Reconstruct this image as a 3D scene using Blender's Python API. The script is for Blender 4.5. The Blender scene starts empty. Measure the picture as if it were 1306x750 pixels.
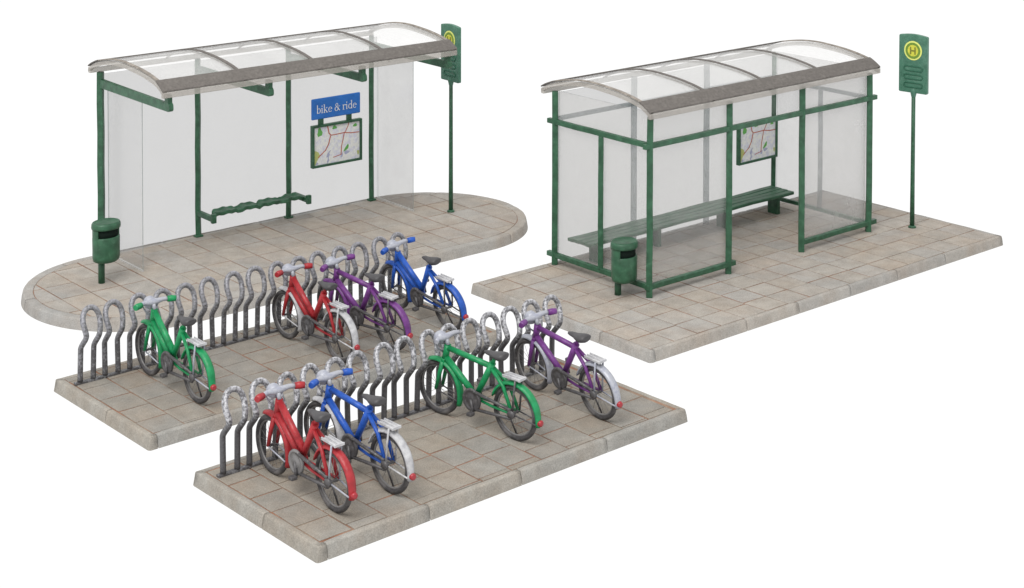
import bpy, math, random
from mathutils import Vector, Matrix
random.seed(7)
S = bpy.context.scene
# ---------------------------------------------------------------- camera
cd = bpy.data.cameras.new("camera")
cam = bpy.data.objects.new("camera", cd)
S.collection.objects.link(cam)
cam.location = (-14.678229, -14.455150, 7.599231)
cam.rotation_euler = (1.534152, -0.00230141, -0.71083433)
cd.sensor_width = 36.0
cd.lens = 60.404361
cd.shift_x = 0.0
cd.shift_y = -632.4 / 1306.0
cd.clip_start = 0.1
cd.clip_end = 400
S.camera = cam
# ---------------------------------------------------------------- studio surround and lamps
w = bpy.data.worlds.new("World")
S.world = w
w.use_nodes = True
bg = w.node_tree.nodes["Background"]
bg.inputs[0].default_value = (1.0, 1.0, 1.0, 1)
bg.inputs[1].default_value = 1.05


def softbox(name, loc, target, size, power, col=(1, 1, 1)):
    l = bpy.data.lights.new(name, 'AREA')
    l.shape = 'RECTANGLE'
    l.size = size[0]
    l.size_y = size[1]
    l.energy = power
    l.color = col
    o = bpy.data.objects.new(name, l)
    S.collection.objects.link(o)
    o.location = loc
    d = Vector(target) - Vector(loc)
    o.rotation_euler = d.to_track_quat('-Z', 'Y').to_euler()
    return o


softbox("softbox_key", (-19, -9, 27), (0, 3, 0), (17, 17), 9800, (1, 0.99, 0.97))
S.view_settings.view_transform = 'Standard'
S.view_settings.look = 'None'
S.view_settings.exposure = 0
S.view_settings.gamma = 1
S.render.engine = 'CYCLES'
S.cycles.transparent_max_bounces = 32
S.cycles.max_bounces = 10
S.render.resolution_x = 1024
S.render.resolution_y = 588

H = 0.141          # height of the paved bases

# ---------------------------------------------------------------- materials
def mat(name, col, rough=0.5, spec=0.4, metal=0.0, var=0.0, var_scale=8.0, bump=0.0, bump_scale=60.0, col2=None,
        mix_scale=5.0, mix_lo=0.45, mix_hi=0.6):
    m = bpy.data.materials.new(name)
    m.use_nodes = True
    nt = m.node_tree
    b = nt.nodes["Principled BSDF"]
    b.inputs["Roughness"].default_value = rough
    b.inputs["Specular IOR Level"].default_value = spec
    b.inputs["Metallic"].default_value = metal
    b.inputs["Base Color"].default_value = (*col, 1)
    tc = nt.nodes.new("ShaderNodeTexCoord")
    out = None
    if col2 is not None:
        n = nt.nodes.new("ShaderNodeTexNoise")
        n.inputs["Scale"].default_value = mix_scale
        n.inputs["Detail"].default_value = 6
        n.inputs["Roughness"].default_value = 0.65
        nt.links.new(tc.outputs["Object"], n.inputs["Vector"])
        mr = nt.nodes.new("ShaderNodeMapRange")
        mr.inputs[1].default_value = mix_lo
        mr.inputs[2].default_value = mix_hi
        nt.links.new(n.outputs["Fac"], mr.inputs[0])
        mx = nt.nodes.new("ShaderNodeMix")
        mx.data_type = 'RGBA'
        mx.inputs[6].default_value = (*col, 1)
        mx.inputs[7].default_value = (*col2, 1)
        nt.links.new(mr.outputs[0], mx.inputs[0])
        out = mx.outputs[2]
    if var > 0:
        n = nt.nodes.new("ShaderNodeTexNoise")
        n.inputs["Scale"].default_value = var_scale
        n.inputs["Detail"].default_value = 5
        nt.links.new(tc.outputs["Object"], n.inputs["Vector"])
        mr = nt.nodes.new("ShaderNodeMapRange")
        mr.inputs[1].default_value = 0.3
        mr.inputs[2].default_value = 0.7
        mr.inputs[3].default_value = 1 - var
        mr.inputs[4].default_value = 1 + var
        nt.links.new(n.outputs["Fac"], mr.inputs[0])
        mx = nt.nodes.new("ShaderNodeMix")
        mx.data_type = 'RGBA'
        mx.blend_type = 'MULTIPLY'
        mx.inputs[0].default_value = 1
        mx.inputs[6].default_value = (*col, 1)
        if out:
            nt.links.new(out, mx.inputs[6])
        nt.links.new(mr.outputs[0], mx.inputs[7])
        out = mx.outputs[2]
    if out:
        nt.links.new(out, b.inputs["Base Color"])
    if bump > 0:
        n = nt.nodes.new("ShaderNodeTexNoise")
        n.inputs["Scale"].default_value = bump_scale
        n.inputs["Detail"].default_value = 4
        nt.links.new(tc.outputs["Object"], n.inputs["Vector"])
        bp = nt.nodes.new("ShaderNodeBump")
        bp.inputs["Strength"].default_value = bump
        bp.inputs["Distance"].default_value = 0.02
        nt.links.new(n.outputs["Fac"], bp.inputs["Height"])
        nt.links.new(bp.outputs["Normal"], b.inputs["Normal"])
    return m


def stone_mat(name, base, warm, use_attr):
    """washed plaster stone: fine speckle, warm stains, per-tile tone from the mesh"""
    m = mat(name, base, rough=0.9, spec=0.15)
    nt = m.node_tree
    b = nt.nodes["Principled BSDF"]
    tc = nt.nodes.new("ShaderNodeTexCoord")

    def noise(scale, detail, lo, hi, a, z, rough=0.6):
        n = nt.nodes.new("ShaderNodeTexNoise")
        n.inputs["Scale"].default_value = scale
        n.inputs["Detail"].default_value = detail
        n.inputs["Roughness"].default_value = rough
        nt.links.new(tc.outputs["Object"], n.inputs["Vector"])
        r = nt.nodes.new("ShaderNodeMapRange")
        r.inputs[1].default_value = lo
        r.inputs[2].default_value = hi
        r.inputs[3].default_value = a
        r.inputs[4].default_value = z
        nt.links.new(n.outputs["Fac"], r.inputs[0])
        return r.outputs[0]

    def mix(fac, a, c, mode='MIX'):
        x = nt.nodes.new("ShaderNodeMix")
        x.data_type = 'RGBA'
        x.blend_type = mode
        if isinstance(fac, float):
            x.inputs[0].default_value = fac
        else:
            nt.links.new(fac, x.inputs[0])
        for i, v in ((6, a), (7, c)):
            if isinstance(v, tuple):
                x.inputs[i].default_value = (*v, 1)
            else:
                nt.links.new(v, x.inputs[i])
        return x.outputs[2]
    c = mix(noise(1.7, 4, 0.42, 0.66, 0.0, 0.85), base, warm)
    if use_attr:
        at = nt.nodes.new("ShaderNodeAttribute")
        at.attribute_name = "tone"
        c = mix(1.0, c, at.outputs["Color"], 'MULTIPLY')
    c = mix(1.0, c, noise(70, 3, 0.3, 0.7, 0.80, 1.20), 'MULTIPLY')
    c = mix(1.0, c, noise(5, 6, 0.3, 0.7, 0.84, 1.14, 0.7), 'MULTIPLY')
    nt.links.new(c, b.inputs["Base Color"])
    n = nt.nodes.new("ShaderNodeTexNoise")
    n.inputs["Scale"].default_value = 55
    n.inputs["Detail"].default_value = 5
    nt.links.new(tc.outputs["Object"], n.inputs["Vector"])
    bp = nt.nodes.new("ShaderNodeBump")
    bp.inputs["Strength"].default_value = 0.35
    bp.inputs["Distance"].default_value = 0.012
    nt.links.new(n.outputs["Fac"], bp.inputs["Height"])
    nt.links.new(bp.outputs["Normal"], b.inputs["Normal"])
    return m


def sheet_mat(name, tint, veil, veil_col, gloss=0.05, rough=0.08, dirt=0.0, dirt_scale=2.5):
    """thin transparent plastic sheet; tint is per face (a pane has two)"""
    m = bpy.data.materials.new(name)
    m.use_nodes = True
    nt = m.node_tree
    nt.nodes.clear()
    out = nt.nodes.new("ShaderNodeOutputMaterial")
    tr = nt.nodes.new("ShaderNodeBsdfTransparent")
    tr.inputs[0].default_value = (*tint, 1)
    df = nt.nodes.new("ShaderNodeBsdfDiffuse")
    df.inputs[0].default_value = (*veil_col, 1)
    mx = nt.nodes.new("ShaderNodeMixShader")
    mx.inputs[0].default_value = veil
    nt.links.new(tr.outputs[0], mx.inputs[1])
    nt.links.new(df.outputs[0], mx.inputs[2])
    if dirt > 0:
        tc = nt.nodes.new("ShaderNodeTexCoord")
        n = nt.nodes.new("ShaderNodeTexNoise")
        n.inputs["Scale"].default_value = dirt_scale
        n.inputs["Detail"].default_value = 7
        n.inputs["Roughness"].default_value = 0.6
        nt.links.new(tc.outputs["Object"], n.inputs["Vector"])
        r = nt.nodes.new("ShaderNodeMapRange")
        r.inputs[1].default_value = 0.35
        r.inputs[2].default_value = 0.75
        r.inputs[3].default_value = max(0, veil - dirt * 0.3)
        r.inputs[4].default_value = veil + dirt
        nt.links.new(n.outputs["Fac"], r.inputs[0])
        nt.links.new(r.outputs[0], mx.inputs[0])
    gl = nt.nodes.new("ShaderNodeBsdfGlossy")
    gl.inputs["Roughness"].default_value = rough
    gl.inputs[0].default_value = (1, 1, 1, 1)
    m2 = nt.nodes.new("ShaderNodeMixShader")
    fr = nt.nodes.new("ShaderNodeFresnel")
    fr.inputs[0].default_value = 1.25
    mul = nt.nodes.new("ShaderNodeMath")
    mul.operation = 'MULTIPLY'
    mul.inputs[1].default_value = gloss * 10
    nt.links.new(fr.outputs[0], mul.inputs[0])
    nt.links.new(mul.outputs[0], m2.inputs[0])
    nt.links.new(mx.outputs[0], m2.inputs[1])
    nt.links.new(gl.outputs[0], m2.inputs[2])
    nt.links.new(m2.outputs[0], out.inputs[0])
    return m


M = {}
M['tile'] = stone_mat('washed_paving_stone', (0.328, 0.302, 0.270), (0.322, 0.276, 0.232), True)
M['tile_dark'] = stone_mat('darker_washed_paving_stone', (0.238, 0.219, 0.191), (0.240, 0.204, 0.166), True)
M['kerb_dark'] = stone_mat('darker_washed_kerb_stone', (0.265, 0.252, 0.228), (0.255, 0.225, 0.190), True)
M['kerb'] = stone_mat('washed_kerb_stone', (0.315, 0.300, 0.278), (0.305, 0.270, 0.235), True)
M['joint'] = mat('rusty_brown_joint_wash', (0.225, 0.115, 0.075), 0.95, 0.1, var=0.3, var_scale=6, col2=(0.215, 0.165, 0.125), mix_scale=2.2, mix_lo=0.42, mix_hi=0.62)
M['green'] = mat('dark_green_paint', (0.026, 0.084, 0.045), 0.42, 0.35, var=0.30, var_scale=9, bump=0.25, bump_scale=25,
                 col2=(0.050, 0.125, 0.075), mix_scale=14, mix_lo=0.55, mix_hi=0.72)
M['green_sign'] = mat('sign_green_paint', (0.052, 0.145, 0.098), 0.4, 0.4, var=0.15, var_scale=12, bump=0.2, bump_scale=30,
                      col2=(0.082, 0.185, 0.132), mix_scale=7, mix_lo=0.5, mix_hi=0.7)
M['green_deep'] = mat('deep_green_slots', (0.022, 0.10, 0.06), 0.5, 0.3)
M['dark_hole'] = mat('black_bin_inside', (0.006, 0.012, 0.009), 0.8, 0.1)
M['roof_grey'] = mat('grey_brown_roof_paint', (0.118, 0.107, 0.098), 0.7, 0.25, var=0.18, var_scale=30, bump=0.3, bump_scale=50,
                     col2=(0.155, 0.142, 0.13), mix_scale=9, mix_lo=0.5, mix_hi=0.75)
M['rib_grey'] = mat('tan_grey_rib_paint', (0.20, 0.175, 0.15), 0.6, 0.3, var=0.25, var_scale=14,
                    col2=(0.30, 0.27, 0.235), mix_scale=12, mix_lo=0.45, mix_hi=0.7)
M['back_pane'] = sheet_mat('grey_tinted_clear_sheet', (0.812, 0.811, 0.810), 0.02, (0.5, 0.5, 0.5), 0.006, 0.3, dirt=0.012)
M['front_pane'] = sheet_mat('hazy_clear_sheet', (0.955, 0.954, 0.950), 0.098, (0.66, 0.655, 0.65), 0.01, 0.3, dirt=0.05)
M['hazier_pane'] = sheet_mat('very_hazy_clear_sheet', (0.945, 0.944, 0.94), 0.18, (0.66, 0.655, 0.65), 0.01, 0.3, dirt=0.06)
M['end_pane'] = sheet_mat('hazy_grey_sheet', (0.868, 0.866, 0.864), 0.125, (0.50, 0.50, 0.50), 0.008, 0.3, dirt=0.03)
M['side_pane'] = sheet_mat('clear_side_sheet', (0.955, 0.955, 0.955), 0.035, (0.6, 0.6, 0.6), 0.008, 0.3, dirt=0.03)
M['roof_pane'] = sheet_mat('clear_roof_sheet', (0.975, 0.972, 0.968), 0.08, (0.72, 0.72, 0.71), 0.03, 0.25, dirt=0.14, dirt_scale=1.0)
M['edge'] = sheet_mat('cloudy_sheet_edge', (0.70, 0.73, 0.72), 0.65, (0.30, 0.33, 0.32), 0.05, 0.2, dirt=0.2)
M['edge_white'] = sheet_mat('bright_sheet_edge', (0.95, 0.95, 0.95), 0.5, (0.55, 0.54, 0.52), 0.05, 0.2, dirt=0.2)
M['clear_white'] = sheet_mat('bright_milky_foot', (0.95, 0.95, 0.95), 0.55, (0.62, 0.61, 0.59), 0.03, 0.25, dirt=0.2, dirt_scale=5)
M['clear_block'] = sheet_mat('milky_clear_plastic', (0.86, 0.85, 0.83), 0.42, (0.46, 0.435, 0.405), 0.03, 0.3, dirt=0.12, dirt_scale=2.5)
M['rear_post'] = sheet_mat('milky_bare_post', (0.80, 0.815, 0.82), 0.30, (0.22, 0.255, 0.26), 0.06, 0.2, dirt=0.3, dirt_scale=9)
M['blue_sign'] = mat('blue_sign_face', (0.020, 0.135, 0.46), 0.4, 0.4, var=0.1)
M['white'] = mat('white_lettering', (0.66, 0.67, 0.68), 0.6, 0.2)
M['map_paper'] = mat('printed_map_paper', (0.70, 0.71, 0.69), 0.6, 0.2, var=0.08, var_scale=30, col2=(0.58, 0.59, 0.68), mix_scale=16, mix_lo=0.45, mix_hi=0.6)
M['map_red'] = mat('map_road_red', (0.45, 0.13, 0.09), 0.6, 0.2)
M['map_green'] = mat('map_park_green', (0.12, 0.36, 0.09), 0.6, 0.2)
M['map_lime'] = mat('map_field_yellow', (0.42, 0.46, 0.17), 0.6, 0.2)
M['map_blue'] = mat('map_block_blue', (0.36, 0.38, 0.52), 0.6, 0.2)
M['yellow'] = mat('roundel_yellow', (0.50, 0.50, 0.06), 0.45, 0.3, var=0.12, var_scale=20)
M['yellow_pale'] = mat('roundel_pale_yellow', (0.60, 0.64, 0.17), 0.45, 0.3)
M['olive'] = mat('roundel_green_ring', (0.13, 0.22, 0.035), 0.45, 0.3)
M['olive_h'] = mat('roundel_letter', (0.17, 0.17, 0.03), 0.45, 0.3)
M['tyre'] = mat('dark_grey_tyre', (0.045, 0.043, 0.045), 0.6, 0.3, var=0.3, var_scale=10, col2=(0.085, 0.08, 0.08), mix_scale=12)
M['rim'] = mat('grey_rim', (0.14, 0.135, 0.135), 0.45, 0.5, var=0.25)
M['chain'] = mat('gunmetal_chain', (0.060, 0.057, 0.060), 0.45, 0.5, var=0.3, var_scale=20, col2=(0.14, 0.135, 0.135), mix_scale=25, mix_lo=0.55, mix_hi=0.7)
M['saddle'] = mat('dark_grey_saddle', (0.050, 0.048, 0.051), 0.5, 0.4, var=0.2)
M['silver'] = mat('silver_grey_paint', (0.36, 0.37, 0.41), 0.4, 0.5, metal=0.1, var=0.2, var_scale=18, col2=(0.23, 0.24, 0.29), mix_scale=18)
M['silver_white'] = mat('white_grey_paint', (0.40, 0.40, 0.41), 0.5, 0.4, var=0.2, var_scale=14, col2=(0.26, 0.26, 0.28), mix_scale=16, mix_lo=0.45, mix_hi=0.7)
M['red_light'] = mat('red_lens', (0.29, 0.016, 0.024), 0.35, 0.5)


def bike_paint(name, c, c2):
    return mat(name, c, 0.42, 0.4, var=0.22, var_scale=12, bump=0.3, bump_scale=22, col2=c2, mix_scale=10, mix_lo=0.5, mix_hi=0.75)


M['p_green'] = bike_paint('bright_green_paint', (0.005, 0.195, 0.064), (0.010, 0.26, 0.095))
M['p_red'] = bike_paint('red_paint', (0.275, 0.015, 0.020), (0.35, 0.030, 0.036))
M['p_purple'] = bike_paint('purple_paint', (0.118, 0.028, 0.160), (0.16, 0.048, 0.21))
M['p_blue'] = bike_paint('blue_paint', (0.010, 0.066, 0.33), (0.022, 0.10, 0.43))


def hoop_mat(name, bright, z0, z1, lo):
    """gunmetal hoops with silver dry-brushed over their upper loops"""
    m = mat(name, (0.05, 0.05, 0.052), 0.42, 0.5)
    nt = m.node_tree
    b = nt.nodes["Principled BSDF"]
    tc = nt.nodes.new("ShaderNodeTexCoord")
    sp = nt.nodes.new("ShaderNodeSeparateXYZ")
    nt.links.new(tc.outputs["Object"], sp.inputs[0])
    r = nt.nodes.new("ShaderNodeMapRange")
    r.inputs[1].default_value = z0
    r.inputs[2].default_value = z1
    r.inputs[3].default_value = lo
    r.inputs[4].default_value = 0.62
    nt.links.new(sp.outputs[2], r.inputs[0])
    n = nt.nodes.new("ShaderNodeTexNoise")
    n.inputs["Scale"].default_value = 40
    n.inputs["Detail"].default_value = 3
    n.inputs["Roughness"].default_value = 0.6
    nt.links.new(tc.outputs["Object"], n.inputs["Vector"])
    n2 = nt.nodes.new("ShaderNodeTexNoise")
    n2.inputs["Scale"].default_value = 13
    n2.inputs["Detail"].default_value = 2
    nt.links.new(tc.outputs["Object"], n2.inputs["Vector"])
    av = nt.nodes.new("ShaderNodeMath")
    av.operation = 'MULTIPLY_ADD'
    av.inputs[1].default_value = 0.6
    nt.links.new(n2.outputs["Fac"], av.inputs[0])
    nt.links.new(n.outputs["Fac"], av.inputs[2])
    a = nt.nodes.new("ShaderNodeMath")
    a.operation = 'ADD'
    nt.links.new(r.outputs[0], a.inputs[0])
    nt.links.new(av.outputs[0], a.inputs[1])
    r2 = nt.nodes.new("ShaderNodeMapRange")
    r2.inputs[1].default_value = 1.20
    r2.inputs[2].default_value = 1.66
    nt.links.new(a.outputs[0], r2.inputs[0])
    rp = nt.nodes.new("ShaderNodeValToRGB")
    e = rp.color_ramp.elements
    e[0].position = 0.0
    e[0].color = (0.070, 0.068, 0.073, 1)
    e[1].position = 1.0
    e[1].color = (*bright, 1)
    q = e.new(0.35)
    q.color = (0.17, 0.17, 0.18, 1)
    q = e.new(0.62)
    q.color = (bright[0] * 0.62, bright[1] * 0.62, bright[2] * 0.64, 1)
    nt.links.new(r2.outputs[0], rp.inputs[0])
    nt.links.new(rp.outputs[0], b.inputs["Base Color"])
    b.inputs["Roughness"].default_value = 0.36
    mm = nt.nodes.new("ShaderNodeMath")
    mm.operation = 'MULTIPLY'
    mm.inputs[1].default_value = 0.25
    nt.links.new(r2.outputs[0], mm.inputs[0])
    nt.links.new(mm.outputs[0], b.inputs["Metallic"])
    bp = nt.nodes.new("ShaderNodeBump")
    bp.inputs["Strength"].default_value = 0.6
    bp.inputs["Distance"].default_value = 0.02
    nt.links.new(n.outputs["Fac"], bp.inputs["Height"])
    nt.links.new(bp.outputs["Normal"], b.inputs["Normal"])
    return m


M['hoop_bright'] = hoop_mat('silver_brushed_gunmetal', (0.58, 0.58, 0.60), 0.42, 0.64, 0.16)
M['hoop_dull'] = hoop_mat('grey_brushed_gunmetal', (0.36, 0.36, 0.39), 0.10, 0.85, 0.40)

# ---------------------------------------------------------------- mesh helpers
class MB:
    def __init__(self):
        self.v, self.f, self.mi, self.sm, self.tone = [], [], [], [], []

    def face(self, idx, mi=0, smooth=False, tone=None):
        self.f.append(idx)
        self.mi.append(mi)
        self.sm.append(smooth)
        self.tone.append(tone)

    def box(self, lo, hi, mi=0, mx=None, edge_mi=None, big=None):
        """axis box; big = index of the thin axis whose faces are the sheet faces"""
        n = len(self.v)
        for z in (lo[2], hi[2]):
            for y in (lo[1], hi[1]):
                for x in (lo[0], hi[0]):
                    p = Vector((x, y, z))
                    self.v.append(mx @ p if mx else p)
        F = [((0, 2, 3, 1), 2), ((4, 5, 7, 6), 2), ((0, 1, 5, 4), 1), ((2, 6, 7, 3), 1), ((0, 4, 6, 2), 0), ((1, 3, 7, 5), 0)]
        for q, ax in F:
            m = mi
            if edge_mi is not None and ax != big:
                m = edge_mi
            self.face([n + i for i in q], m)

    def ring_tube(self, rings, closed=False, caps=True, mi=0, smooth=True):
        n = len(self.v)
        k = len(rings[0])
        for r in rings:
            self.v.extend(r)
        m = len(rings)
        for i in range(m if closed else m - 1):
            a = n + i * k
            b = n + ((i + 1) % m) * k
            for j in range(k):
                j2 = (j + 1) % k
                self.face([a + j, a + j2, b + j2, b + j], mi, smooth)
        if caps and not closed:
            self.face([n + j for j in range(k)][::-1], mi)
            self.face([n + (m - 1) * k + j for j in range(k)], mi)

    def tube(self, pts, r, k=10, mi=0, caps=True, closed=False, square=False, up=None):
        pts = [Vector(p) for p in pts]
        m = len(pts)
        rs = r if isinstance(r, (list, tuple)) else [r] * m
        rings = []
        prev = None
        for i, p in enumerate(pts):
            if closed:
                t = (pts[(i + 1) % m] - pts[i - 1])
            else:
                t = pts[min(i + 1, m - 1)] - pts[max(i - 1, 0)]
            t.normalize()
            if prev is None:
                a = Vector(up) if up else (Vector((0, 0, 1)) if abs(t.z) < 0.9 else Vector((1, 0, 0)))
            else:
                a = prev
            nrm = a - t * a.dot(t)
            nrm.normalize()
            prev = nrm
            bn = t.cross(nrm)
            if square:
                c = math.sqrt(2)
                rings.append([p + (nrm * math.cos(q) + bn * math.sin(q)) * rs[i] * c for q in (math.pi / 4, 3 * math.pi / 4, 5 * math.pi / 4, 7 * math.pi / 4)])
            else:
                rings.append([p + (nrm * math.cos(2 * math.pi * j / k) + bn * math.sin(2 * math.pi * j / k)) * rs[i] for j in range(k)])
        self.ring_tube(rings, closed, caps, mi, smooth=not square)

    def cyl(self, a, b, r, k=16, mi=0):
        self.tube([a, b], r, k, mi)

    def lathe(self, prof, c, axis='z', k=24, mi=0, caps=True):
        rings = []
        for r, h in prof:
            ring = []
            for j in range(k):
                t = 2 * math.pi * j / k
                if axis == 'z':
                    ring.append(Vector((c[0] + r * math.cos(t), c[1] + r * math.sin(t), c[2] + h)))
                elif axis == 'x':
                    ring.append(Vector((c[0] + h, c[1] + r * math.cos(t), c[2] + r * math.sin(t))))
                else:
                    ring.append(Vector((c[0] - r * math.cos(t), c[1] + h, c[2] + r * math.sin(t))))
            rings.append(ring)
        self.ring_tube(rings, False, caps, mi)

    def prism(self, poly, lo, hi, fn, mi=0, mi_side=None, smooth_side=False):
        """poly: list of 2-D points; fn(a,b,h)->Vector"""
        n = len(self.v)
        k = len(poly)
        for h in (lo, hi):
            for a, b in poly:
                self.v.append(fn(a, b, h))
        self.face([n + i for i in range(k)][::-1], mi)
        self.face([n + k + i for i in range(k)], mi)
        ms = mi if mi_side is None else mi_side
        for i in range(k):
            j = (i + 1) % k
            self.face([n + i, n + j, n + k + j, n + k + i], ms, smooth_side)

    def build(self, name, mats, parent=None, bevel=0.0, segs=2, xf=None):
        me = bpy.data.meshes.new(name)
        vs = [tuple(xf @ Vector(p)) if xf else tuple(p) for p in self.v]
        me.from_pydata(vs, [], self.f)
        if not isinstance(mats, (list, tuple)):
            mats = [mats]
        for m in mats:
            me.materials.append(m)
        for i, p in enumerate(me.polygons):
            p.material_index = self.mi[i]
            p.use_smooth = self.sm[i]
        if any(t is not None for t in self.tone):
            ca = me.color_attributes.new("tone", 'FLOAT_COLOR', 'CORNER')
            for p in me.polygons:
                t = self.tone[p.index] or (1, 1, 1)
                for li in p.loop_indices:
                    ca.data[li].color = (*t, 1)
        me.update()
        import bmesh
        bm = bmesh.new()
        bm.from_mesh(me)
        bmesh.ops.recalc_face_normals(bm, faces=bm.faces)
        bm.to_mesh(me)
        bm.free()
        o = bpy.data.objects.new(name, me)
        S.collection.objects.link(o)
        if parent:
            o.parent = parent
        if bevel > 0:
            b = o.modifiers.new("bevel", 'BEVEL')
            b.width = bevel
            b.segments = segs
            b.limit_method = 'ANGLE'
            b.angle_limit = math.radians(40)
        return o


def thing(name, label, cat, loc=(0, 0, 0), rz=0, group=None):
    o = bpy.data.objects.new(name, None)
    S.collection.objects.link(o)
    o.empty_display_size = 0.1
    o.location = loc
    o.rotation_euler = (0, 0, rz)
    o["label"] = label
    o["category"] = cat
    if group:
        o["group"] = group
    return o


# ---------------------------------------------------------------- the surface everything rests on: white floor with an added glow so no contact shadows form
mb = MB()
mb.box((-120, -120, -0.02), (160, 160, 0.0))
m = bpy.data.materials.new("glowing_white_floor")
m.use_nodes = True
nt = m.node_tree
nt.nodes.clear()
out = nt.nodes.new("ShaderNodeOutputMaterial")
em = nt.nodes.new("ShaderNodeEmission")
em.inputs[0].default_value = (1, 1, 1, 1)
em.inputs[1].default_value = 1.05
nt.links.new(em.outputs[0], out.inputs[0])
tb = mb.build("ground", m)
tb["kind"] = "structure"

# ---------------------------------------------------------------- paved bases
def rr_points(L, W, rc, narc, nstr):
    """outline of a rounded rectangle: (point, outward normal) counter-clockwise, straight runs subdivided"""
    out = []

    def straight(a, b, n, step):
        d = (b - a).length
        if d < 1e-6:
            return
        k = max(1, int(d / step))
        for i in range(k):
            out.append((a.lerp(b, i / k), n))

    def arc(c, a0):
        for i in range(narc):
            t = a0 + (math.pi / 2) * i / narc
            nn = Vector((math.cos(t), math.sin(t)))
            out.append((c + nn * rc, nn))
    straight(Vector((rc, 0)), Vector((L - rc, 0)), Vector((0, -1)), nstr)
    arc(Vector((L - rc, rc)), -math.pi / 2)
    straight(Vector((L, rc)), Vector((L, W - rc)), Vector((1, 0)), nstr)
    arc(Vector((L - rc, W - rc)), 0)
    straight(Vector((L - rc, W)), Vector((rc, W)), Vector((0, 1)), nstr)
    arc(Vector((rc, W - rc)), math.pi / 2)
    straight(Vector((0, W - rc)), Vector((0, rc)), Vector((-1, 0)), nstr)
    arc(Vector((rc, rc)), math.pi)
    return out


def clip_convex(poly, hull):
    outp = poly
    for i in range(len(hull)):
        a, b = hull[i], hull[(i + 1) % len(hull)]
        e = b - a
        if e.length < 1e-7:
            continue
        inp, outp = outp, []
        for j in range(len(inp)):
            p, q = inp[j - 1], inp[j]
            sp = e.x * (p.y - a.y) - e.y * (p.x - a.x)
            sq = e.x * (q.y - a.y) - e.y * (q.x - a.x)
            if sq >= 0:
                if sp < 0:
                    outp.append(p.lerp(q, sp / (sp - sq)))
                outp.append(q)
            elif sp >= 0:
                outp.append(p.lerp(q, sp / (sp - sq)))
        if len(outp) < 3:
            return []
    return outp


def inset_pt(p, n, d, L, W):
    q = p - n * d
    return Vector((min(max(q.x, d), L - d), min(max(q.y, d), W - d)))


def tone(base=1.0, amp=0.10):
    v = base * (1 + random.uniform(-amp, amp))
    k = random.uniform(-0.018, 0.032)
    return (v * (1 - k), v, v * (1 + k * 1.3))


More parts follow.
